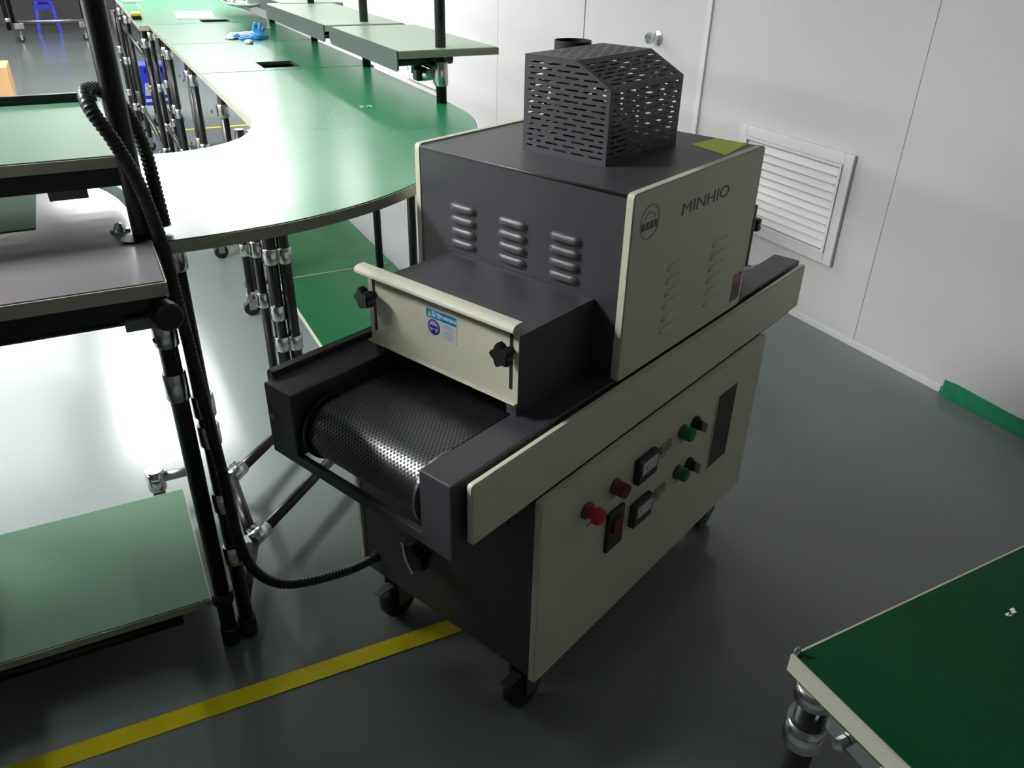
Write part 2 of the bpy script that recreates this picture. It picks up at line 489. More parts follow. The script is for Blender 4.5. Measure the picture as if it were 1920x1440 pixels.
# casters
def caster(x, y):
    f = MB()
    f.box(x - 0.032, y - 0.03, CZ0 - 0.004, x + 0.032, y + 0.03, CZ0 + 0.006, 0.001)
    f.box(x - 0.028, y - 0.026, 0.165, x + 0.02, y - 0.0235, CZ0 - 0.003).box(x - 0.028, y + 0.0235, 0.165, x + 0.02, y + 0.026, CZ0 - 0.003)
    f.box(x - 0.028, y - 0.026, CZ0 - 0.008, x + 0.02, y + 0.026, CZ0 - 0.003)
    c = f.build('caster', 'caster_steel', MACH)
    MB().lathe([(0.012, -0.0215), (0.043, -0.0185), (0.047, -0.012), (0.047, 0.012), (0.043, 0.0185), (0.012, 0.0215)], (x - 0.014, y, ZF + 0.0475), (0, 1, 0), 28).build('caster_wheel', 'black_rubber', c, smooth=40)
    MB().box(x - 0.075, y - 0.012, 0.218, x - 0.03, y + 0.012, 0.223, 0.001).build('brake_pedal', 'caster_steel', c)
for x, y in ((0.225, 0.065), (0.225, 0.465), (1.03, 0.065), (1.03, 0.465)):
    caster(x, y)
# conveyor frame
MB().box(-0.0245, 0.036, 0.700, 1.313, 0.1075, 0.8535, 0.003).build('conveyor_beam', 'charcoal_paint', MACH)
MB().box(-0.0245, 0.445, 0.717, 1.313, 0.5265, 0.8535, 0.003).build('conveyor_beam', 'charcoal_paint', MACH)
side_panel('rail', 0.0, 1.300, ZR0, ZR1 - 0.001, 0.0135, 0.0265, 0.007).build('rail_cover', 'cream_paint', MACH)
side_panel('rail', 0.0, 1.300, ZR0, ZR1 + 0.010, 0.5285, 0.552, 0.007).build('rail_cover', 'charcoal_paint', MACH)
MB().box(-0.0235, 0.1075, 0.700, -0.0115, 0.5255, 0.722, 0.001).build('cross_bar', 'charcoal_paint', MACH)
MB().box(1.295, 0.1075, 0.717, 1.307, 0.445, 0.742, 0.001).build('cross_bar', 'charcoal_paint', MACH)
MB().lathe([(0.006, 0), (0.006, 0.003), (0.004, 0.005), (0, 0.0055)], (-0.0245, 0.510, 0.785), (-1, 0, 0), 14).build('bolt_head', 'steel_dull', MACH)
# roller discs and belt
RR, RZ, RX = 0.060, 0.769, 0.046
for x in (RX, 1.24):
    for y in (0.127, 0.421):
        MB().lathe([(RR + 0.008, -0.003), (RR + 0.008, 0.003)], (x, y, RZ), (0, 1, 0), 40).build('roller_flange', 'steel_dull' if y < .2 else 'black_plastic', MACH)
bm = MB()
uvl = bm.bm.loops.layers.uv.new('UVMap')
path = []
for k in range(25):
    a = math.radians(90 + 180 * k / 24)
    path.append((RX + RR * math.cos(a), RZ + RR * math.sin(a)))
for k in range(25):
    a = math.radians(-90 + 180 * k / 24)
    path.append((1.24 + RR * math.cos(a), RZ + RR * math.sin(a)))
path.append(path[0])
v = 0.0
Y0, Y1 = 0.133, 0.415
for k in range(len(path) - 1):
    (xa, za), (xb, zb) = path[k], path[k + 1]
    dl = math.hypot(xb - xa, zb - za)
    q = [bm.bm.verts.new(p) for p in ((xa, Y0, za), (xa, Y1, za), (xb, Y1, zb), (xb, Y0, zb))]
    f = bm.bm.faces.new(q); f.smooth = True
    for lp, uvv in zip(f.loops, ((0, v), (Y1 - Y0, v), (Y1 - Y0, v + dl), (0, v + dl))): lp[uvl].uv = uvv
    v += dl
bmesh.ops.remove_doubles(bm.bm, verts=bm.bm.verts[:], dist=1e-6)
bm.build('conveyor_belt', 'belt_mesh', MACH)
MB().box(0.10, 0.1075, 0.74, 1.19, 0.133, 0.818).box(0.10, 0.415, 0.74, 1.19, 0.445, 0.818).build('belt_guide', 'inside_dark', MACH)
MB().tube([(RX, 0.1, RZ), (RX, 0.45, RZ)], 0.012, 12).build('roller_shaft', 'steel_dull', MACH)
# hood over the belt and gate
HX0, HY0, HY1, HZ = 0.202, 0.0947, 0.4638, 1.0089
hd = MB()
hd.box(HX0, HY0, HZ - 0.002, XB0, HY1, HZ, 0).box(HX0, HY0, 0.8536, XB0, HY0 + 0.002, HZ - 0.002).box(HX0, HY1 - 0.002, 0.8536, XB0, HY1, HZ - 0.002)
hd.box(HX0, HY0 + 0.002, 0.8536, HX0 + 0.002, HY0 + 0.022, HZ - 0.002).box(HX0, HY1 - 0.022, 0.8536, HX0 + 0.002, HY1 - 0.002, HZ - 0.002)
hd.build('entry_hood', 'charcoal_paint', MACH)
hd = MB()
hd.box(XB1, HY0, HZ - 0.002, XB1 + 0.155, HY1, HZ, 0).box(XB1, HY0, 0.8536, XB1 + 0.155, HY0 + 0.002, HZ - 0.002).box(XB1, HY1 - 0.002, 0.8536, XB1 + 0.155, HY1, HZ - 0.002)
hd.build('exit_hood', 'charcoal_paint', MACH)
def gate(sx, x, nm):
    g = MB()
    gy0, gy1, gz0, gz1 = 0.0835, 0.4715, 0.884, 1.0425
    xs = lambda a: x + sx * a
    def bx(a0, y0, z0, a1, y1, z1, bv=0):
        u, w = sorted((xs(a0), xs(a1)))
        g.box(u, y0, z0, w, y1, z1, bv)
    bx(0, gy0 + 0.004, gz0, 0.002, gy1 - 0.004, gz1 - 0.001)
    pr = [(0.004, gz1), (-0.010, gz1), (-0.0145, gz1 - 0.001), (-0.0185, gz1 - 0.0035), (-0.021, gz1 - 0.0075), (-0.0215, gz1 - 0.0125), (-0.0195, gz1 - 0.0125), (-0.019, gz1 - 0.008), (-0.017, gz1 - 0.005), (-0.013, gz1 - 0.003), (0.004, gz1 - 0.0025)]
    g.prism([(xs(p[0]), p[1]) for p in pr], gy0 + (0.0 if sx > 0 else 0.03), gy1 + 0.010, axis='y')
    bx(-0.009, gy0 + 0.004, gz0 - 0.001, 0.001, gy1 - 0.001, gz0 + 0.002, 0.001)
    o = g.build(nm, 'cream_paint', MACH)
    for yk in (0.103, 0.452):
        u, w = sorted((xs(-0.0006), xs(0.0)))
        MB().box(u, yk - 0.0035, 0.909, w, yk + 0.0035, 1.016).build('gate_slot', 'inside_dark', o)
        kb = MB()
        pts = []
        for k in range(20):
            a = 2 * PI * k / 20
            r = 0.0195 + 0.0035 * math.cos(5 * a)
            pts.append((yk + r * math.cos(a), 0.985 + r * math.sin(a)))
        u, w = sorted((xs(-0.034), xs(-0.016)))
        kb.prism(pts, u, w, bev=0.002, axis='x')
        u, w = sorted((xs(-0.016), xs(0.0)))
        kb.tube([(u, yk, 0.985), (w, yk, 0.985)], 0.008, 12)
        kb.build('clamp_knob', 'black_plastic', o, label='black star-shaped clamp knob')
    return o
G = gate(1, 0.196, 'entry_gate')
gate(-1, XB1 + 0.160, 'exit_gate')
# warning sticker on the entry gate
GX = 0.196
def text_mesh(body, size, name, m, parent, M, ext=0.0002, align='CENTER', bold=0.0, font=None):
    cu = bpy.data.curves.new(name, 'FONT')
    cu.body = body; cu.size = size; cu.extrude = ext; cu.align_x = align; cu.align_y = 'CENTER'; cu.offset = bold
    tmp = bpy.data.objects.new(name, cu)
    COL.objects.link(tmp)
    dg = bpy.context.evaluated_depsgraph_get()
    me = bpy.data.meshes.new_from_object(tmp.evaluated_get(dg))
    bpy.data.objects.remove(tmp)
    me.transform(M)
    me.materials.clear(); me.materials.append(MATS[m])
    o = bpy.data.objects.new(name, me); COL.objects.link(o); o.parent = parent
    return o
st = MB().box(GX - 0.0005, 0.2305, 0.9485, GX, 0.3085, 1.0035).build('warning_sticker', 'sticker_white', G)
MB().box(GX - 0.0008, 0.232, 0.9855, GX - 0.0005, 0.307, 1.0025).build('sticker_band', 'sticker_blue', G)
# faces -x: text right = -y, text up = z
def FX(x, y, z): return Matrix(((0, 0, -1, x), (-1, 0, 0, y), (0, 1, 0, z), (0, 0, 0, 1)))
def FY(x, y, z): return Matrix(((1, 0, 0, x), (0, 0, -1, y), (0, 1, 0, z), (0, 0, 0, 1)))
text_mesh('警告', 0.0125, 'sticker_lettering', 'sticker_text', G, FX(GX - 0.0009, 0.2815, 0.994), bold=0.0002)
text_mesh('WARNING', 0.0098, 'sticker_lettering', 'sticker_text', G, FX(GX - 0.0009, 0.2515, 0.994), bold=0.0003)
MB().prism([(0.3035, 0.988), (0.2935, 0.988), (0.2985, 1.0)], GX - 0.0012, GX - 0.0008, axis='x').build('warning_triangle', 'sticker_yellow', G)
MB().lathe([(0.0155, 0), (0.0155, 0.0003)], (GX - 0.0005, 0.2885, 0.968), (-1, 0, 0), 32).build('sticker_emblem', 'sticker_purple', G)
MB().lathe([(0.0118, 0), (0.0118, 0.0003)], (GX - 0.0009, 0.2885, 0.969), (-1, 0, 0), 28).build('sticker_emblem', 'sticker_lilac', G)
MB().box(GX - 0.0014, 0.279, 0.966, GX - 0.0012, 0.298, 0.9715).lathe([(0.0045, 0), (0.0045, 0.0002)], (GX - 0.0012, 0.2885, 0.960), (-1, 0, 0), 16).build('sticker_emblem', 'sticker_purple', G)
lt = MB()
for r, (w, z) in enumerate(((0.022, 0.980), (0.026, 0.9755), (0.024, 0.968), (0.028, 0.9635), (0.026, 0.959), (0.022, 0.9545))):
    lt.box(GX - 0.0008, 0.264 - w, z - 0.001, GX - 0.0005, 0.264, z + 0.001)
lt.build('sticker_fine_print', 'sticker_grey_text', G)

# upper body
UY = 0.0275
body = MB()
t = 0.003
body.box(XB0 + 0.002, UY + 0.018, ZB - 0.006, XB1 - 0.002, 0.5495, ZB - 0.003)
body.box(XB0 + 0.002, UY + 0.018, 0.8536, XB0 + 0.005, 0.5495, ZB - 0.006)
body.box(XB1 - 0.005, UY + 0.018, 0.8536, XB1 - 0.002, 0.5495, ZB - 0.006)
bo = body.build('upper_body', 'charcoal_paint', MACH)
MB().tube([(XB0 + 0.0035, UY + 0.0185, ZB - 0.0065), (XB0 + 0.0035, 0.549, ZB - 0.0065)], 0.0035, 10).build('body_edge', 'charcoal_paint', MACH)
UP = side_panel('p', XB0, XB1, 0.853, ZB, UY, UY + 0.018, 0.010).build('side_panel', 'cream_paint', MACH)
side_panel('p', XB0, XB1, 0.853, ZB, 0.5495, 0.567, 0.010).build('side_panel', 'cream_paint', MACH)
# pressed louvres
def louvre_front(y0, y1, z):
    # half-round pressing, open at the bottom, protrudes in -x
    m_ = MB()
    n = 10; h = 0.014; dpt = 0.009
    L = y1 - y0
    secs = 13
    rings = []
    for i in range(secs):
        u = i / (secs - 1)
        e = min(1.0, math.sin(min(u, 1 - u) * PI * 2.6) if min(u, 1 - u) < 0.19 else 1.0)
        e = max(e, 0.0)
        ring = []
        for k in range(7):
            a = k / 6 * PI / 2
            ring.append(m_.bm.verts.new((XB0 + 0.002 - e * dpt * math.sin(a), y0 + L * u, z + h * (math.cos(a)) * (0.55 + 0.45 * e) - h * 0.45)))
        rings.append(ring)
    for i in range(secs - 1):
        for k in range(6):
            f = m_.bm.faces.new((rings[i][k], rings[i + 1][k], rings[i + 1][k + 1], rings[i][k + 1])); f.smooth = True
    return m_
for (y0, y1) in ((0.3925, 0.4665), (0.2585, 0.3355), (0.130, 0.2065)):
    for z in (1.1095, 1.084, 1.059, 1.0335):
        lv = louvre_front(y0, y1, z).build('louvre', 'charcoal_paint', bo, recalc=False)
        MB().box(XB0 + 0.0012, y0 + 0.004, z - 0.0085, XB0 + 0.002, y1 - 0.003, z - 0.004).build('louvre_opening', 'inside_dark', bo)
def louvre_side(x0, x1, z):
    m_ = MB(); h = 0.010; dpt = 0.006; L = x1 - x0; secs = 13; rings = []
    for i in range(secs):
        u = i / (secs - 1)
        e = math.sin(min(u, 1 - u) * PI * 2.6) if min(u, 1 - u) < 0.19 else 1.0
        ring = []
        for k in range(7):
            a = k / 6 * PI / 2
            ring.append(m_.bm.verts.new((x0 + L * u, UY - e * dpt * math.sin(a), z + h * math.cos(a) * (0.55 + 0.45 * e) - h * 0.45)))
        rings.append(ring)
    for i in range(secs - 1):
        for k in range(6):
            f = m_.bm.faces.new((rings[i][k], rings[i][k + 1], rings[i + 1][k + 1], rings[i + 1][k])); f.smooth = True
    return m_
for (x0, x1) in ((0.566, 0.628), (0.746, 0.820)):
    for k in range(6):
        z = 1.046 - 0.0265 * k
        louvre_side(x0, x1, z).build('louvre', 'cream_paint', UP, recalc=False)
        MB().box(x0 + 0.001, UY - 0.001, z - 0.0065, x0 + 0.010, UY, z - 0.003).build('louvre_opening', 'inside_dark', UP)
text_mesh('MINHIO', 0.040, 'brand_lettering', 'logo_grey', UP, FY(0.691, UY - 0.0002, 1.153) @ Matrix.Diagonal((1.36, 0.86, 1, 1)), ext=0.0004, bold=0.0)
lg = MB()
cx, cz = 0.481, 1.159
n = 40
for rr0, rr1, a0, a1 in ((0.030, 0.0325, 0, 360), (0.016, 0.0195, 20, 160)):
    N = 36
    for k in range(N):
        aa, ab = (math.radians(a0 + (a1 - a0) * j / N) for j in (k, k + 1))
        lg.prism([(cx + rr0 * math.cos(aa), cz + rr0 * math.sin(aa)), (cx + rr1 * math.cos(aa), cz + rr1 * math.sin(aa)), (cx + rr1 * math.cos(ab), cz + rr1 * math.sin(ab)), (cx + rr0 * math.cos(ab), cz + rr0 * math.sin(ab))], UY - 0.0007, UY, axis='y')
lg.build('emblem_ring', 'logo_light', UP)
lg = MB()
for k in range(4):
    x = cx - 0.028 + 0.0145 * k
    u0 = UY - 0.0009; lg.box(x, u0, cz - 0.013, x + 0.0115, UY, cz - 0.010).box(x, u0, cz - 0.008, x + 0.0115, UY, cz - 0.006).box(x, u0, cz - 0.003, x + 0.0115, UY, cz).box(x + 0.0045, u0, cz - 0.013, x + 0.007, UY, cz)
lg.build('emblem_lettering', 'logo_grey', UP)
MB().box(0.881, UY - 0.0006, 0.874, 0.923, UY, 0.939).build('rating_label', 'sticker_dark', UP)
MB().box(0.883, UY - 0.0009, 0.915, 0.921, UY - 0.0006, 0.937).build('rating_label_band', 'sticker_red', UP)
MB().prism([(0.800, 0.054), (0.932, 0.066), (0.925, 0.139), (0.837, 0.152)], ZB - 0.003, ZB - 0.0023).build('yellow_note', 'yellow_note', MACH, label='blank yellow-green note stuck on the top plate')
# perforated fan cover
VX0, VX1, VY0, VYC, VY1, VZ0, VZC, VZT = 0.5518, 0.8135, 0.1763, 0.2576, 0.3805, ZB - 0.003, 1.3549, 1.3969
def perforated(lo, hi, v0, v1, place, nrm, pitch=0.0105, slot=0.0036, cl=0.031, cp=0.0425, marg=0.012, vmarg=0.010, th=0.0012):
    """sheet with staggered slots; lo(v), hi(v) give its extent at height v; place(u, v, t) -> point"""
    m_ = MB()
    def cell(ua0, ua1, ub0, ub1, va, vb):
        if ua1 - ua0 < 1e-5 and ub1 - ub0 < 1e-5: return
        P = [place(ua0, va, 0), place(ua1, va, 0), place(ub1, vb, 0), place(ub0, vb, 0)]
        Q = [place(ua0, va, th), place(ua1, va, th), place(ub1, vb, th), place(ub0, vb, th)]
        vp = [m_.bm.verts.new(p) for p in P]; vq = [m_.bm.verts.new(q) for q in Q]
        m_.bm.faces.new(vp); m_.bm.faces.new(vq[::-1])
        for i in range(4):
            m_.bm.faces.new((vp[i], vq[i], vq[(i + 1) % 4], vp[(i + 1) % 4]))
    v = v0
    rows = []
    nrow = int((v1 - v0 - 2 * vmarg) / pitch)
    y = v0 + vmarg
    prev = v0
    base = lo(v0)
    for r in range(nrow + 1):
        s0, s1 = y, y + slot
        if s1 > v1 - vmarg * 0.6: break
        cell(lo(prev), hi(prev), lo(s0), hi(s0), prev, s0)
        off = (0.0, cp * 0.5)[r % 2]
        L_ = max(lo(s0), lo(s1)) + marg; H_ = min(hi(s0), hi(s1)) - marg
        cur = None
        u = base + marg + off - cp
        edges = []
        while u < H_:
            a, b_ = max(u, L_), min(u + cl, H_)
            if b_ - a > 0.008: edges.append((a, b_))
            u += cp
        left0, left1 = lo(s0), lo(s1)
        for a, b_ in edges:
            cell(left0, a, left1, a, s0, s1)
            left0 = left1 = b_
        cell(left0, hi(s0), left1, hi(s1), s0, s1)
        prev = s1
        y += pitch
    cell(lo(prev), hi(prev), lo(v1), hi(v1), prev, v1)
    return m_
def vhi(z):   # upper-y edge of the front is straight; lower-y edge chamfers above VZC
    return VY1
def vlo(z):
    return VY0 if z <= VZC else VY0 + (VYC - VY0) * (z - VZC) / (VZT - VZC)
cover_parts = []
# front and back faces (u=y). sheet is split at the chamfer start so the outline stays exact
def pent(x, sgn):
    m1 = perforated(lambda z: vlo(z), vhi, VZ0, VZT, lambda u, v, t_: (x + sgn * t_, u, v), None, marg=0.010)
    return m1
vc = pent(VX0, 1).build('fan_cover', 'charcoal_paint', MACH)
pent(VX1 - 0.0012, 1).build('fan_cover_rear', 'charcoal_paint', vc)
perforated(lambda v: VX0, lambda v: VX1, VZ0, VZC, lambda u, v, t_: (u, VY0 + t_, v), None, pitch=0.0098).build('fan_cover_side', 'charcoal_paint', vc)
perforated(lambda v: VX0, lambda v: VX1, VZ0, VZT, lambda u, v, t_: (u, VY1 - t_, v), None, pitch=0.0098).build('fan_cover_side', 'charcoal_paint', vc)
sl = math.hypot(VYC - VY0, VZT - VZC)
sa, ca = (VZT - VZC) / sl, (VYC - VY0) / sl
perforated(lambda v: VX0, lambda v: VX1, 0, sl, lambda u, v, t_: (u, VY0 + ca * v + sa * t_, VZC + sa * v - ca * t_), None, pitch=0.0105).build('fan_cover_slope', 'charcoal_paint', vc)
perforated(lambda v: VX0, lambda v: VX1, VYC, VY1, lambda u, v, t_: (u, v, VZT - t_), None, pitch=0.0115).build('fan_cover_top', 'charcoal_paint', vc)
# blower inside and exhaust spigot behind
MB().lathe([(0.055, 0), (0.055, 0.05), (0.03, 0.06), (0.03, 0.085), (0, 0.086)], (0.67, 0.27, ZB - 0.003), (0, 0, 1), 24).build('fan_motor', 'black_plastic', vc, smooth=40)
pz = 1.402
pc = (0.742, 0.409)
m_ = MB()
m_.lathe([(0.040, 0.0), (0.040, pz - ZB + 0.003), (0.0375, pz - ZB + 0.003), (0.0375, 0.02), (0.0, 0.02)], (0.765, 0.4235, ZB - 0.003), (0, 0, 1), 32)
m_.build('exhaust_pipe', 'black_plastic', MACH, smooth=40)
# gland, crank and small hardware on the cabinet front
m_ = MB().lathe([(0.035, 0), (0.035, 0.004), (0.02, 0.006), (0.02, 0.02), (0, 0.021)], (CX0, 0.335, 0.428), (-1, 0, 0), 24)
m_.build('cable_gland', 'black_plastic', MACH, smooth=40)
pts = []
for k in range(60):
    u = k / 59
    pts.append((CX0 - 0.035 - 0.004 * math.sin(u * PI), 0.345 - 0.028 * u, 0.462 - 0.07 * u))
m_ = MB().tube(pts, [0.0042 + 0.0011 * (k % 2) for k in range(60)], 10)
m_.build('metal_conduit', 'chrome', MACH)
for k in range(5):
    a = 2 * PI * k / 5
m_ = MB()
pts = []
for k in range(20):
    a = 2 * PI * k / 20; r = 0.021 + 0.003 * math.cos(5 * a)
    pts.append((0.300 + r * math.cos(a), 0.435 + r * math.sin(a)))
m_.prism(pts, CX0 - 0.04, CX0 - 0.02, axis='x').tube([(CX0 - 0.02, 0.300, 0.435), (CX0, 0.300, 0.435)], 0.007, 10)
m_.build('tension_knob', 'black_plastic', MACH)
MB().box(0.10, 0.026, 0.715, 0.125, 0.033, 0.735).tube([(0.112, 0.03, 0.718), (0.112, 0.03, 0.700)], 0.006, 10).build('rail_bolt', 'black_plastic', MACH)
MB().box(XB1 + 0.002, 0.046, 0.985, XB1 + 0.026, 0.07, 1.01, 0.004).build('latch_knob', 'black_plastic', MACH)

# ------------------------------------------------------------------ lean-pipe benches (room coordinates)
PR = 0.0165
def joint(parent, x, y, z, h=0.05, r=PR + 0.0055, side=None):
    m_ = MB().lathe([(r - 0.002, -h / 2), (r, -h / 2 + 0.003), (r, h / 2 - 0.003), (r - 0.002, h / 2)], (x, y, z), (0, 0, 1), 16)
    if side:
        m_.box(x + side[0] * 0.014 - 0.009, y + side[1] * 0.014 - 0.009, z - h * 0.42, x + side[0] * 0.030 + 0.009, y + side[1] * 0.030 + 0.009, z + h * 0.42, 0.003)
        m_.lathe([(0.006, 0), (0.006, 0.006), (0, 0.0065)], (x + side[0] * 0.04, y + side[1] * 0.04, z), (side[0], side[1], 0), 8)
    return m_.build('pipe_joint', 'chrome', parent, smooth=40)
def leg(parent, x, y, z0, z1, joints=(), side=(1, 0), foot=True, r=PR):
    l = MB().tube([(x, y, z0), (x, y, z1)], r, 16).build('leg', 'black_pipe', parent)
    for z in joints: joint(l, x, y, z, r=r + 0.0055, side=side)
    return l
def hcaster(parent, x, y, r=0.035):
    c = MB().box(x - 0.022, y - 0.022, 0.092, x + 0.022, y + 0.022, 0.098, 0.002).box(x - 0.018, y - 0.017, 0.03, x + 0.012, y - 0.0145, 0.093).box(x - 0.018, y + 0.0145, 0.03, x + 0.012, y + 0.017, 0.093).tube([(x, y, 0.095), (x, y, 0.14)], 0.008, 8).build('caster', 'steel_dull', parent)
    MB().lathe([(0.008, -0.0125), (r - 0.003, -0.0115), (r, -0.007), (r, 0.007), (r - 0.003, 0.0115), (0.008, 0.0125)], (x - 0.006, y, r + 0.0005), (0, 1, 0), 22).build('caster_wheel', 'black_rubber', c, smooth=40)
def pipe(parent, a, b, r=PR, name='frame_pipe', m='black_pipe'):
    return MB().tube([a, b], r, 14).build(name, m, parent)
def board(parent, pts, z, th=0.024, name='tabletop', m='green_mat', hole=None, em='mat_edge', under=True):
    """slab with a coloured skin on top and an edge band"""
    cx = sum(p[0] for p in pts) / len(pts)
    k = MB()
    if hole:
        (x0, y0), (x1, y1) = pts[0], pts[2]
        hx0, hy0, hx1, hy1 = hole
        for q in ((x0, y0, x1, hy0), (x0, hy1, x1, y1), (x0, hy0, hx0, hy1), (hx1, hy0, x1, hy1)):
            k.box(q[0], q[1], z - th, q[2], q[3], z - 0.0022)
        o = k.build(name, em, parent)
        s_ = MB()
        e = 0.003
        for q in ((x0 + e, y0 + e, x1 - e, hy0), (x0 + e, hy1, x1 - e, y1 - e), (x0 + e, hy0, hx0, hy1), (hx1, hy0, x1 - e, hy1)):
            s_.box(q[0], q[1], z - 0.0022, q[2], q[3], z)
        s_.build('surface_mat' if name == 'tabletop' else 'surface', m, o)
        MB().box(hx0 - 0.004, hy0 - 0.004, z - 0.09, hx0, hy1 + 0.004, z - 0.003).box(hx1, hy0 - 0.004, z - 0.09, hx1 + 0.004, hy1 + 0.004, z - 0.003).box(hx0, hy0 - 0.004, z - 0.09, hx1, hy0, z - 0.003).box(hx0, hy1, z - 0.09, hx1, hy1 + 0.004, z - 0.003).box(hx0, hy0, z - 0.094, hx1, hy1, z - 0.09).box(hx0, hy0, z - 0.012, hx0 + 0.004, hy1, z - 0.0005).box(hx1 - 0.004, hy0, z - 0.012, hx1, hy1, z - 0.0005).box(hx0 + 0.004, hy0, z - 0.012, hx1 - 0.004, hy0 + 0.004, z - 0.0005).box(hx0 + 0.004, hy1 - 0.004, z - 0.012, hx1 - 0.004, hy1, z - 0.0005).build('cutout_liner', 'inside_dark', o)
    else:
        k.prism(pts, z - th, z - 0.002)
        o = k.build(name, em, parent)
        c = Vector((sum(p[0] for p in pts) / len(pts), sum(p[1] for p in pts) / len(pts)))
        s_ = MB()
        # inset outline
        n = len(pts)
        area = sum(pts[i][0] * pts[(i + 1) % n][1] - pts[(i + 1) % n][0] * pts[i][1] for i in range(n))
        sg = 1 if area > 0 else -1
        ins = []
        for i in range(n):
            p0, p1, p2 = Vector(pts[i - 1]), Vector(pts[i]), Vector(pts[(i + 1) % n])
            d1 = (p1 - p0).normalized(); d2 = (p2 - p1).normalized()
            n1 = Vector((-d1.y, d1.x)) * sg; n2 = Vector((-d2.y, d2.x)) * sg
            nn = (n1 + n2)
            if nn.length < 1e-6: nn = n1
            nn.normalize()
            ins.append(tuple(p1 + nn * (0.0035 / max(0.5, nn.dot(n1)))))
        s_.prism(ins, z - 0.002, z)
        s_.build('surface_mat', m, o)
    return o
def rect(x0, y0, x1, y1): return [(x0, y0), (x1, y0), (x1, y1), (x0, y1)]
BT = 1.0       # bench height
# --- curved corner bench
CB = thing('corner_workbench', 'wide green workbench top curving round the corner beside the machine', 'workbench', (0.2, 1.2, 0))
CB.location = (0, 0, 0)
inner = [(-0.345, 1.222), (-0.30, 1.219), (-0.239, 1.217), (-0.17, 1.235), (-0.115, 1.27), (-0.07, 1.315), (-0.04, 1.37), (-0.015, 1.44), (0.0, 1.52), (0.0, 2.415)]
def arc_pts(P, n=6):
    """Catmull-Rom through P"""
    out = []
    for i in range(len(P) - 1):
        p0 = Vector(P[max(i - 1, 0)]); p1 = Vector(P[i]); p2 = Vector(P[i + 1]); p3 = Vector(P[min(i + 2, len(P) - 1)])
        for k in range(n):
            t_ = k / n
            out.append(tuple(0.5 * ((2 * p1) + (-p0 + p2) * t_ + (2 * p0 - 5 * p1 + 4 * p2 - p3) * t_ ** 2 + (-p0 + 3 * p1 - 3 * p2 + p3) * t_ ** 3)))
    out.append(tuple(P[-1]))
    return out
outer = arc_pts([(0.640, 1.62), (0.632, 1.52), (0.625, 1.42), (0.605, 1.32), (0.567, 1.215), (0.505, 1.08), (0.42, 0.95), (0.31, 0.825), (0.19, 0.728), (0.08, 0.655), (-0.03, 0.607), (-0.13, 0.578), (-0.26, 0.562), (-0.345, 0.560)], 4)
board(CB, inner + [(0.645, 2.415)] + outer, BT)
leg(CB, -0.327, 0.605, 0.03, BT - 0.024, (0.955, 0.64, 0.57, 0.40, 0.25), None)
hf = MB().lathe([(0.021, 0), (0.021, 0.05), (0.014, 0.055)], (-0.327, 0.605, 0.001), (0, 0, 1), 14).build('foot', 'black_plastic', CB)
L1 = leg(CB, 0.040, 1.50, 0.10, BT - 0.024, (0.60, 0.30), None, r=0.019)
leg(CB, 0.0, 1.505, 0.10, BT - 0.024, (0.60, 0.41, 0.30), None, r=0.019)
leg(CB, -0.035, 1.53, 0.10, BT - 0.024, (0.62, 0.45), (-1, 0), r=0.014)
leg(CB, 0.607, 1.568, 0.03, BT - 0.024, (0.5,), (-1, 0))
leg(CB, 0.64, 1.98, 0.03, BT - 0.024, (), (-1, 0))
pipe(CB, (-0.33, 0.66, BT - 0.042), (0.02, 1.47, BT - 0.042))
pipe(CB, (0.035, 1.50, BT - 0.042), (0.60, 1.56, BT - 0.042))
hcaster(CB, 0.035, 1.50)
hcaster(CB, 0.607, 1.568)
for a, b_ in (((-0.262, 0.812, 0.10), (0.15, 1.20, 0.10)), ((-0.262, 1.112, 0.10), (0.04, 1.42, 0.10))):
    p_ = pipe(CB, a, b_, 0.0155)
    d_ = (Vector(b_) - Vector(a)).normalized()
    q = MB().tube([Vector(a) - d_ * 0.005, Vector(a) + d_ * 0.055], 0.021, 12)
    q.box(a[0] - 0.045, a[1] - 0.03, 0.085, a[0] - 0.005, a[1] + 0.012, 0.118, 0.006)
    for k in range(3):
        c_ = Vector(a) + d_ * (0.012 + 0.017 * k)
        q.lathe([(0.006, 0), (0.006, 0.008), (0, 0.009)], (c_.x - 0.012, c_.y + 0.012, c_.z + 0.014), (-0.4, 0.4, 0.8), 8)
    q.build('pipe_joint', 'chrome', p_)
pipe(CB, (-0.327, 0.605, 0.10), (-0.262, 0.812, 0.10), 0.0155)
pipe(CB, (-0.262, 0.812, 0.10), (-0.262, 1.112, 0.10), 0.0155)

# --- straight benches in a row, each with posts, raised shelf, lower shelf
def long_bench(y0, y1, label, hole=None, shelf=True, x0=0.0, x1=0.648, lower=True, inner_legs=True, z=BT):
    t_ = thing('workbench', label, 'workbench', (0, 0, 0), 0, 'row of straight green workbenches')
    board(t_, rect(x0, y0, x1 + 0.02, y1), z, hole=hole)
    for y in (y0 - 0.035 + 0.05, y1 - 0.12):
        leg(t_, x0 + 0.06, y, 0.10, z - 0.024, (0.86, 0.55, 0.30), (-1, 0))
        if y < 3.0: leg(t_, x0 + 0.095, y + 0.04, 0.10, 0.56, (0.50, 0.34), (1, 0))
        hcaster(t_, x0 + 0.06, y)
    pipe(t_, (x0 + 0.06, y0 + 0.02, z - 0.042), (x0 + 0.06, y1 - 0.02, z - 0.042))
    pipe(t_, (x0 + 0.06, y0 + 0.02, 0.30), (x0 + 0.06, y1 - 0.02, 0.30), 0.014)
    return t_
B1 = long_bench(2.420, 3.318, 'straight green workbench with a square black cut-out next to the curved corner bench', hole=(0.241, 2.475, 0.388, 2.645))
B2 = long_bench(3.323, 4.225, 'straight green workbench carrying the blue gloves')
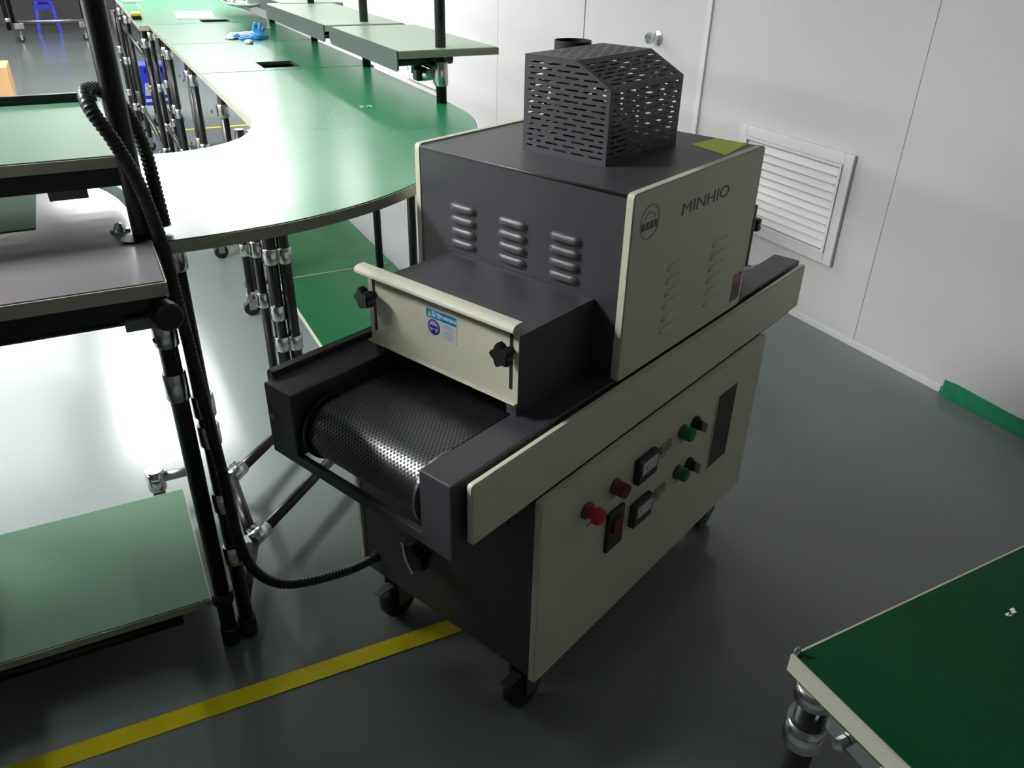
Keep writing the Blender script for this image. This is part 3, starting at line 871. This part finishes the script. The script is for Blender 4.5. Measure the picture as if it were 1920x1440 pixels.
B3 = long_bench(4.230, 5.130, 'straight green workbench with a sheet of white paper and a cut-out', hole=(0.285, 4.275, 0.445, 4.43))
B4 = long_bench(5.135, 6.7, 'farthest straight green workbench at the top edge of the photo', x0=0.06, x1=0.70)
# posts and raised shelves along the wall side: they belong to the benches
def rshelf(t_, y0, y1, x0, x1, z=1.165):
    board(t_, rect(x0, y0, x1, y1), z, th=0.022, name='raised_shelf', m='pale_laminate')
    # dark front lip facing the aisle
    MB().prism([(y0 - 0.0, z - 0.052), (y0 + 0.012, z - 0.058), (y1 - 0.02, z - 0.058), (y1, z - 0.045), (y1, z + 0.0008), (y0 - 0.0, z + 0.0008)], x0 - 0.006, x0 - 0.001, axis='x').build('shelf_lip', 'lip_grey', t_)
    for y in (y0 + 0.10, y1 - 0.13):
        pipe(t_, (x0 + 0.01, y, z - 0.040), (x1 - 0.12, y, z - 0.040))
def post(t_, x, y, js=()):
    p_ = MB().tube([(x, y, BT), (x, y, 2.05)], PR, 16).build('post', 'black_pipe', t_)
    for z in js: joint(p_, x, y, z, 0.06, side=(-0.5, 0.5))
    l_ = leg(t_, x, y, 0.10, BT - 0.024, (0.5,), (-1, 0))
post(CB, 0.627, 2.383, (1.115,))
rshelf(CB, 1.520, 2.240, 0.452, 0.785)
rshelf(B1, 2.290, 3.260, 0.445, 0.76)
pA = MB().tube([(0.607, 1.568, BT), (0.607, 1.568, 2.05)], PR, 16).build('post', 'black_pipe', CB)
jj = joint(pA, 0.607, 1.568, 1.088, 0.072, side=(-0.7, 0.5))
kk = MB()
kk.tube([(0.60, 1.60, 1.105), (0.585, 1.80, 1.115)], 0.012, 10).tube([(0.56, 1.66, 1.13), (0.56, 1.66, 1.08)], 0.017, 12).box(0.545, 1.62, 1.06, 0.585, 1.66, 1.10, 0.006)
kk.build('shelf_bracket', 'black_pipe', CB)
MB().tube([(0.59, 1.585, 1.085), (0.565, 1.64, 1.075)], 0.017, 12).build('pipe_joint', 'chrome', CB)
MB().tube([(0.57, 1.67, 1.10), (0.57, 1.67, 1.135)], 0.014, 10).build('pipe_joint', 'chrome', CB)
post(B1, 0.655, 3.272, (1.12,))
post(B2, 0.655, 4.18, (1.12,))
rshelf(B2, 3.300, 4.22, 0.52, 0.82)
rshelf(B3, 4.25, 5.12, 0.52, 0.82)
# fold-down control box end on the far shelf
MB().box(0.455, 3.265, 1.12, 0.515, 3.31, 1.165, 0.004).build('shelf_end_cap', 'white_trim', B2)
# lower green shelves under the benches
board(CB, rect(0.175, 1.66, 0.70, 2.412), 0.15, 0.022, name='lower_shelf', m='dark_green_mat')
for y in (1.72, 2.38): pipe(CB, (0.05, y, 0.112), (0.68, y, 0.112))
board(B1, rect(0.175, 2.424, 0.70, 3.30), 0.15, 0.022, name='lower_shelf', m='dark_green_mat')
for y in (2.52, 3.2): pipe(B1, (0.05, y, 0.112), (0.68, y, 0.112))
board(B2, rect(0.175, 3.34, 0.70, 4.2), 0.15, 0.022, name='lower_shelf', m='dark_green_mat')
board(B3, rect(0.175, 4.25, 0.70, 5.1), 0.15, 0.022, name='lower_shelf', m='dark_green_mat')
# narrow side bench at the far left of the row
SB = thing('side_bench', 'narrow green side bench at the far end holding a yellow box', 'workbench')
board(SB, [(-0.058, 4.20), (-0.004, 4.20), (-0.004, 5.133), (0.055, 5.15), (0.055, 6.9), (-0.03, 6.9)], BT - 0.004)
for x, y in ((-0.03, 4.3), (-0.02, 5.7), (-0.015, 6.35)):
    leg(SB, x, y, 0.10, BT - 0.03, (0.9, 0.3), (-1, 0))
    if y > 5: leg(SB, x - 0.045, y + 0.12, 0.10, 0.9, (0.62, 0.3), (-1, 0))
    hcaster(SB, x, y)
pipe(SB, (-0.03, 4.25, 0.30), (-0.02, 6.6, 0.30), 0.014)
pipe(SB, (-0.03, 4.25, 0.80), (-0.02, 6.6, 0.80), 0.014)

# --- near-left bench with upper and lower tiers
LB = thing('tiered_workbench', 'near left workbench with three tiers on a black pipe frame', 'workbench')
XR = -0.358
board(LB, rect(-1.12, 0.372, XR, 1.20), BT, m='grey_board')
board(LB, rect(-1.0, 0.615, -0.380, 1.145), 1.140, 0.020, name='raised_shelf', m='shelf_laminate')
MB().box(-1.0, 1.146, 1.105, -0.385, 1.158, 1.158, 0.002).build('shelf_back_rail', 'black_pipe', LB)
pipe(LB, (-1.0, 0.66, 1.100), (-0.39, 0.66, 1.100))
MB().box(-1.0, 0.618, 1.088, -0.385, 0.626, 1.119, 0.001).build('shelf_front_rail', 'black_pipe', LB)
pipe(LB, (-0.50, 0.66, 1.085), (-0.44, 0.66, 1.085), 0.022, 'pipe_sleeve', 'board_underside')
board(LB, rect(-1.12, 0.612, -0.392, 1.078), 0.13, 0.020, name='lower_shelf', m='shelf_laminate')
pipe(LB, (-1.12, 0.625, 0.092), (-0.46, 0.625, 0.092))
pipe(LB, (-1.12, 1.06, 0.092), (-0.41, 1.06, 0.092))
pipe(LB, (-1.12, 0.405, 0.945), (-0.375, 0.405, 0.945), 0.02)
MB().box(-1.12, 0.385, 0.940, -0.375, 0.395, 0.9755, 0.001).build('front_rail', 'black_pipe', LB)
MB().box(-0.43, 0.372, 0.925, -0.378, 0.386, 0.9445, 0.002).build('rail_clip', 'board_underside', LB)
MB().lathe([(0.021, 0), (0.023, 0.004), (0.023, 0.028), (0.019, 0.032)], (-0.372, 0.385, 0.945), (0.25, -0.97, 0), 18).build('pipe_cap', 'black_plastic', LB)
P1 = MB().tube([(-0.369, 0.597, 0.05), (-0.369, 0.597, 2.1)], 0.0175, 20).build('post', 'black_pipe', LB)
for x_, y_ in ((-0.985, 0.597), (-0.985, 1.172)):
    lg_ = leg(LB, x_, y_, 0.012, BT - 0.024, (0.70,), None)
    MB().tube([(x_, y_, BT), (x_, y_, 1.30)], PR, 16).build('post', 'black_pipe', LB)
pipe(LB, (-0.985, 0.597, 1.085), (-0.985, 1.172, 1.085))
MB().lathe([(0.022, 0), (0.022, 0.004)], (-0.385, 0.588, BT), (0, 0, 1), 14).build('post_collar', 'black_plastic', LB)
MB().lathe([(0.021, 0), (0.021, 0.045), (0.014, 0.05)], (-0.369, 0.597, 0.001), (0, 0, 1), 14).build('foot', 'black_plastic', LB)
for z in (0.865, 0.81, 0.70):
    joint(P1, -0.369, 0.597, z, 0.045 if z > .75 else 0.06, side=(-0.4, -0.4) if z > .75 else None)
MB().tube([(-0.369, 0.597, 0.13), (-0.369, 0.597, 0.16)], 0.024, 14).build('shelf_clamp', 'black_plastic', P1)
MB().lathe([(0.011, 0), (0.009, 0.004), (0.011, 0.006), (0.006, 0.014), (0, 0.015)], (-0.404, 0.650, BT), (0, 0, 1), 10).box(-0.421, 0.645, BT, -0.387, 0.655, BT + 0.004, 0.001).build('wing_nut', 'chrome', LB)
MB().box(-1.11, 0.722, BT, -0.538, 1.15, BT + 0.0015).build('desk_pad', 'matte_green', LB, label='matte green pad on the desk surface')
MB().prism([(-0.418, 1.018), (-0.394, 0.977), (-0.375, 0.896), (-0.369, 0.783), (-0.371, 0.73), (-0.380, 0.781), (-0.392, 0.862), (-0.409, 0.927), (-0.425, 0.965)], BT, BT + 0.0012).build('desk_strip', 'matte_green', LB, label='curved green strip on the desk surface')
# far end joint of the lower frame
pipe(LB, (-0.445, 1.165, 0.125), (-0.33, 1.165, 0.125), 0.015, 'frame_pipe', 'steel_dull')
MB().tube([(-0.455, 1.165, 0.09), (-0.455, 1.165, 0.155)], 0.024, 12).box(-0.475, 1.145, 0.10, -0.435, 1.185, 0.15, 0.006).build('pipe_joint', 'chrome', LB)
leg(LB, -0.455, 1.165, 0.01, 0.10, ())

# --- unseen cabinet added left of the tiered bench to shade the foreground floor
CU = thing('shade_cupboard', 'unseen closed grey cabinet added at the left end of the tiered workbench to shade the floor', 'shade_cupboard', (0, 0, 0))
MB().box(-1.73, 0.45, 0.08, -1.16, 1.15, 0.955, 0.004).build('carcass', 'rack_grey', CU)
for k in range(2):
    dd = MB().box(-1.725 + 0.283 * k, 0.432, 0.10, -1.447 + 0.283 * k, 0.449, 0.94, 0.003).build('shade_cupboard_door', 'rack_grey', CU)
    MB().tube([(-1.48 + 0.07 * k, 0.425, 0.55), (-1.48 + 0.07 * k, 0.425, 0.70)], 0.006, 8).build('handle', 'chrome', dd)
MB().box(-1.71, 0.50, 0.0005, -1.2, 1.12, 0.08).build('plinth', 'black_plastic', CU)
board(CU, rect(-1.745, 0.40, -1.135, 1.18), 0.98, name='shade_cupboard_top')

# --- right foreground table
RT = thing('worktable', 'dark green worktable with pale edge in the lower right foreground', 'table')
RH, RX0, RY1 = 0.80, 0.147, -0.492
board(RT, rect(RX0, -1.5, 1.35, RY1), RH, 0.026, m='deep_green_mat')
rl = leg(RT, RX0 + 0.018, RY1 - 0.030, 0.01, RH - 0.026, (), (0, -1))
MB().tube([(RX0 + 0.018, RY1 - 0.030, RH - 0.050), (RX0 + 0.018, RY1 - 0.030, RH - 0.027)], 0.0225, 18).build('pipe_joint', 'chrome', rl)
MB().tube([(RX0 + 0.018, RY1 - 0.030, RH - 0.120), (RX0 + 0.018, RY1 - 0.030, RH - 0.082)], 0.0225, 18).build('pipe_joint', 'chrome', rl)
q = MB().box(RX0 + 0.006, RY1 - 0.16, RH - 0.066, RX0 + 0.042, RY1 - 0.055, RH - 0.028, 0.008)
for k in range(2):
    q.lathe([(0.007, 0), (0.007, 0.012), (0, 0.013)], (RX0 + 0.005, RY1 - 0.085 - 0.045 * k, RH - 0.047), (-1, 0, 0), 8)
q.build('pipe_joint', 'chrome', RT)
pipe(RT, (RX0 + 0.03, RY1 - 0.10, RH - 0.045), (RX0 + 0.03, -1.5, RH - 0.045))
pipe(RT, (RX0 + 0.06, RY1 - 0.065, RH - 0.045), (1.3, RY1 - 0.065, RH - 0.045))
MB().tube([(RX0 + 0.062, RY1 - 0.12, RH - 0.19), (RX0 + 0.062, RY1 - 0.12, RH - 0.14)], 0.013, 12).box(RX0 + 0.045, RY1 - 0.135, RH - 0.17, RX0 + 0.08, RY1 - 0.10, RH - 0.135, 0.005).build('cable_clip', 'steel_dull', RT)
MB().lathe([(0.0025, 0), (0.004, 0.006), (0.002, 0.012)], (RX0 + 0.004, RY1 - 0.004, RH - 0.001), (0, 0, 1), 8).build('corner_pin', 'chrome', RT)
leg(RT, 1.3, RY1 - 0.065, 0.01, RH - 0.026)
MB().box(RX0 + 0.06, RY1 - 0.24, RH - 0.20, RX0 + 0.085, RY1 - 0.20, RH - 0.18, 0.004).build('yellow_clip', 'yellow_tape', RT, label='small yellow clip under the tabletop')
cr = MB()
for k in range(5):
    x, y = 0.424 + random.uniform(-0.007, 0.007), -0.561 + random.uniform(-0.003, 0.003)
    cr.box(x - 0.003, y - 0.0015, RH, x + 0.003, y + 0.0015, RH + 0.0008)
tag(cr.build('paper_scrap', 'paper'), 'tiny white paper scrap on the dark green table at right', 'scrap')

# ------------------------------------------------------------------ corrugated hose
def smooth_path(P, step):
    out = []
    for i in range(len(P) - 1):
        p0 = Vector(P[max(i - 1, 0)]); p1 = Vector(P[i]); p2 = Vector(P[i + 1]); p3 = Vector(P[min(i + 2, len(P) - 1)])
        n = max(1, int((p2 - p1).length / step))
        for k in range(n):
            t_ = k / n
            out.append(0.5 * ((2 * p1) + (-p0 + p2) * t_ + (2 * p0 - 5 * p1 + 4 * p2 - p3) * t_ ** 2 + (-p0 + 3 * p1 - 3 * p2 + p3) * t_ ** 3))
    out.append(Vector(P[-1]))
    return out
hpts = [(-0.020, 0.512, 0.203), (-0.035, 0.506, 0.198), (-0.105, 0.535, 0.158), (-0.223, 0.565, 0.145), (-0.285, 0.575, 0.195), (-0.312, 0.572, 0.295), (-0.318, 0.567, 0.457),
        (-0.327, 0.565, 0.657), (-0.338, 0.562, 0.878), (-0.344, 0.560, 0.99), (-0.360, 0.553, 1.10), (-0.383, 0.548, 1.175), (-0.405, 0.562, 1.222), (-0.408, 0.597, 1.245), (-0.388, 0.632, 1.243), (-0.358, 0.642, 1.215), (-0.338, 0.635, 1.15), (-0.333, 0.622, 1.06), (-0.331, 0.618, 1.01)]
sp = smooth_path(hpts, 0.0026)
H = MB().tube(sp, [0.0118 if (k % 3) else 0.0098 for k in range(len(sp))], 14)
tag(H.build('corrugated_hose', 'black_rubber'), 'black corrugated hose looped over the post and plugged into the machine', 'hose')

# ------------------------------------------------------------------ things on the benches and beyond
tag(MB().prism([(0.216, 4.975), (0.182, 4.50), (0.385, 4.46), (0.440, 4.93)], BT + 0.0005, BT + 0.004).build('paper_sheet', 'paper'), 'bright white sheet of paper lying on the far green bench', 'paper')
gl = thing('rubber_gloves', 'crumpled bright blue rubber gloves lying on the green bench', 'gloves', (0.375, 3.47, BT))
def blob(m_, c, r, sq=(1, 1, 1), n=2, amp=0.35, seed=1):
    rnd = random.Random(seed)
    res = bmesh.ops.create_icosphere(m_.bm, subdivisions=3, radius=1.0)
    ph = [rnd.uniform(0, 6) for _ in range(6)]
    for v_ in res['verts']:
        p = v_.co.copy()
        k = 1 + amp * (math.sin(5 * p.x + ph[0]) * math.sin(6 * p.y + ph[1]) + 0.6 * math.sin(9 * p.z + ph[2] + 4 * p.x) + 0.4 * math.sin(13 * p.y + ph[3])) * 0.5
        z = p.z * r * sq[2] * k
        v_.co = Vector((c[0] + p.x * r * sq[0] * k, c[1] + p.y * r * sq[1] * k, max(c[2] + z, 0.0005)))
g_ = MB()
blob(g_, (-0.035, 0.03, 0.006), 0.05, (1.2, 1.3, 0.35), seed=3)
blob(g_, (0.045, -0.01, 0.010), 0.04, (1.0, 1.6, 0.55), seed=5)
blob(g_, (0.02, -0.05, 0.006), 0.045, (1.5, 1.0, 0.3), seed=8)
g_.tube(smooth_path([(0.04, 0.0, 0.01), (0.035, 0.0, 0.04), (0.045, 0.01, 0.062), (0.052, 0.015, 0.045)], 0.006), 0.0085, 10)
g_.tube(smooth_path([(0.06, 0.0, 0.01), (0.062, -0.01, 0.045), (0.070, -0.005, 0.068)], 0.006), 0.009, 10)
g_.tube(smooth_path([(0.07, 0.02, 0.01), (0.085, 0.02, 0.035), (0.09, 0.03, 0.04)], 0.006), 0.008, 10)
g_.build('glove', 'glove_blue', gl, smooth=80)
g_ = MB(); blob(g_, (-0.01, 0.0, 0.018), 0.022, (1.6, 1.4, 0.5), seed=11); blob(g_, (-0.085, -0.01, 0.006), 0.022, (1.0, 1.8, 0.35), seed=12)
g_.build('glove_cuff', 'white_plastic', gl, smooth=80)
w = MB(); blob(w, (0, 0, 0.008), 0.013, (1.6, 1.5, 0.7), seed=4)
o = w.build('tissue_ball', 'paper', smooth=80); o.location = (0.340, 3.255, BT); tag(o, 'small crumpled white tissue in front of the blue gloves', 'tissue')
yb = thing('box', 'small orange-yellow box with dark base on the narrow side bench', 'box', (-0.031, 4.62, BT - 0.004))
MB().box(-0.025, -0.05, 0.0, 0.025, 0.05, 0.018, 0.003).build('box_base', 'switch_black', yb)
MB().box(-0.025, -0.05, 0.018, 0.025, 0.05, 0.034, 0.004).build('box_lid', 'yellow_plastic', yb)
tag(MB().box(-0.02, 5.75, BT - 0.004, 0.10, 6.05, BT + 0.012, 0.004).build('tray', 'white_plastic'), 'pale flat tray at the far end of the side bench', 'tray')
sc = MB()
for k in range(7):
    x, y = 0.36 + random.uniform(-0.02, 0.03), 1.60 + random.uniform(-0.012, 0.012)
    sc.box(x - 0.003, y - 0.002, BT, x + 0.004, y + 0.002, BT + 0.0009)
tag(sc.build('paper_scrap', 'paper'), 'tiny white paper scraps on the curved green bench', 'scrap')
# magnifier ring
mg = thing('magnifier', 'round clear magnifier dish held up on a thin stand above the far green bench', 'magnifier', (0.47, 3.98, BT))
MZ = 0.125
MB().tube([(0.105 * math.cos(2 * PI * k / 40), 0.22 * math.sin(2 * PI * k / 40), MZ) for k in range(40)], 0.0045, 8, closed=True).build('rim', 'white_plastic', mg)
MB().lathe([(0.0, -0.03), (0.04, -0.027), (0.08, -0.015), (0.102, 0.0), (0.098, 0.0), (0.077, -0.012), (0.038, -0.024), (0, -0.027)], (0, 0, MZ), (0, 0, 1), 36).build('dish', 'clear_plastic', mg, smooth=60).scale = (1, 2.1, 1)
MB().lathe([(0.02, 0), (0.010, 0.03), (0.003, 0.05), (0, 0.051)], (0, -0.12, MZ - 0.022), (0, 0, 1), 16).build('cone', 'white_plastic', mg)
MB().tube([(0.098, -0.1, MZ - 0.004), (0.103, -0.08, 0.003)], 0.005, 8).lathe([(0.012, 0), (0.012, 0.003)], (0.103, -0.08, 0.0005), (0, 0, 1), 12).build('stand', 'white_plastic', mg)

# stools
def stool():
    t_ = thing('stool', 'x', 'stool', (0, 0, 0), 0, 'blue plastic stools')
    h = 0.46; w0 = 0.125; w1 = 0.17
    MB().box(-w0, -w0, h - 0.03, w0, w0, h, 0.014, 3).build('seat', 'stool_blue', t_)
    for sx in (-1, 1):
        for sy in (-1, 1):
            m_ = MB()
            a = 0.052
            top = [(sx * (w0 - 0.004), sy * (w0 - 0.004)), (sx * (w0 - a), sy * (w0 - 0.004)), (sx * (w0 - a), sy * (w0 - 0.012)), (sx * (w0 - 0.012), sy * (w0 - 0.012)), (sx * (w0 - 0.012), sy * (w0 - a)), (sx * (w0 - 0.004), sy * (w0 - a))]
            k_ = 0.8
            bot = [(sx * w1, sy * w1), (sx * (w1 - a * k_), sy * w1), (sx * (w1 - a * k_), sy * (w1 - 0.008)), (sx * (w1 - 0.008), sy * (w1 - 0.008)), (sx * (w1 - 0.008), sy * (w1 - a * k_)), (sx * w1, sy * (w1 - a * k_))]
            vt = [m_.bm.verts.new((x, y, h - 0.02)) for x, y in top]; vb = [m_.bm.verts.new((x, y, 0.001)) for x, y in bot]
            m_.bm.faces.new(vt); m_.bm.faces.new(vb)
            for i in range(6): m_.bm.faces.new((vt[i], vt[(i + 1) % 6], vb[(i + 1) % 6], vb[i]))
            m_.build('leg', 'stool_blue', t_)
    for z in (0.36, 0.16):
        w_ = w1 + (w0 - w1) * z / h
        m_ = MB()
        hh = 0.075 if z > .3 else 0.028
        for s_ in (-1, 1):
            m_.box(-w_ + 0.02, s_ * w_ - 0.004, z - hh / 2, w_ - 0.02, s_ * w_ + 0.004, z + hh / 2).box(s_ * w_ - 0.004, -w_ + 0.02, z - hh / 2, s_ * w_ + 0.004, w_ - 0.02, z + hh / 2)
        m_.build('stretcher', 'stool_blue', t_)
    return t_
s0 = stool(); s0.location = (0.165, 6.86, 0); s0.rotation_euler = (0, 0, 0.03); s0['label'] = 'blue plastic stool standing left of the green bench row'
for x, y, rz, lb in ((-0.63, 14.15, 0.05, 'blue plastic stool at the far end behind the silver rail'), (1.66, 15.2, 0.3, 'far blue stool beyond the benches, leftmost of the far pair'), (2.0, 13.6, 0.1, 'far blue stool beyond the benches, nearest the magnifier')):
    c = copy_tree(s0); c.location = (x, y, 0); c.rotation_euler = (0, 0, rz); c['label'] = lb
bx = thing('cardboard_box', 'brown cardboard box on the floor at the left edge', 'box', (-1.22, 8.42, 0))
MB().box(-0.25, -0.25, 0.0005, 0.25, 0.25, 0.30, 0.004).build('carton', 'cardboard', bx)
MB().box(-0.25, -0.03, 0.3001, 0.25, 0.03, 0.3008).build('packing_tape', 'mat_edge', bx)
# far pipe rack with silver lower rail
FR = thing('pipe_rack', 'black pipe rack with a silver lower rail in front of far stool', 'rack', (0, 0, 0))
for x in (-1.10, -0.10):
    l_ = leg(FR, x, 13.0, 0.15, 2.0, (0.28,), (1, 0), r=0.03)
    leg(FR, x, 14.6, 0.10, 2.0, (), r=0.03)
for x in (-0.97, -0.16):
    hcaster(FR, x, 12.9, 0.045)
    MB().box(x - 0.06, 12.86, 0.17, x + 0.06, 12.94, 0.25, 0.01).build('pipe_joint', 'chrome', FR)
MB().tube([(-0.97, 12.95, 0.26), (-0.14, 12.95, 0.26)], 0.02, 10).build('lower_rail', 'steel_dull', FR)
MB().box(-1.2, 13.0, 1.0, 0.0, 14.6, 1.03).build('rack_shelf', 'board_underside', FR)
tag(MB().box(-3.6, 15.3, 0, 0.55, 15.9, 1.5, 0.01).build('cabinet', 'rack_grey'), 'long low grey-brown cabinet along the far end of the room', 'cabinet')
# clutter at the far end beyond the magnifier
for k, (x, y, w_, h_, m_, lb) in enumerate(((1.02, 11.4, 0.18, 0.42, 'purple_bin', 'purple plastic bin at the far end, leftmost of three'), (1.33, 11.95, 0.17, 0.36, 'rack_grey', 'grey plastic bin at the far end, middle of three'), (1.62, 11.2, 0.16, 0.4, 'purple_bin', 'purple plastic bin at the far end, nearest the wall'))):
    t_ = MB().prism([(x - w_ * .8, y - w_), (x + w_ * .8, y - w_), (x + w_ * .8, y + w_), (x - w_ * .8, y + w_)], 0.001, h_, bev=0.02)
    t_.box(x - w_ * .86, y - w_ * 1.05, h_ - 0.04, x + w_ * .86, y + w_ * 1.05, h_ - 0.0205, 0.004)
    tag(t_.build('bin', m_), lb, 'bin', 'plastic bins at the far end')
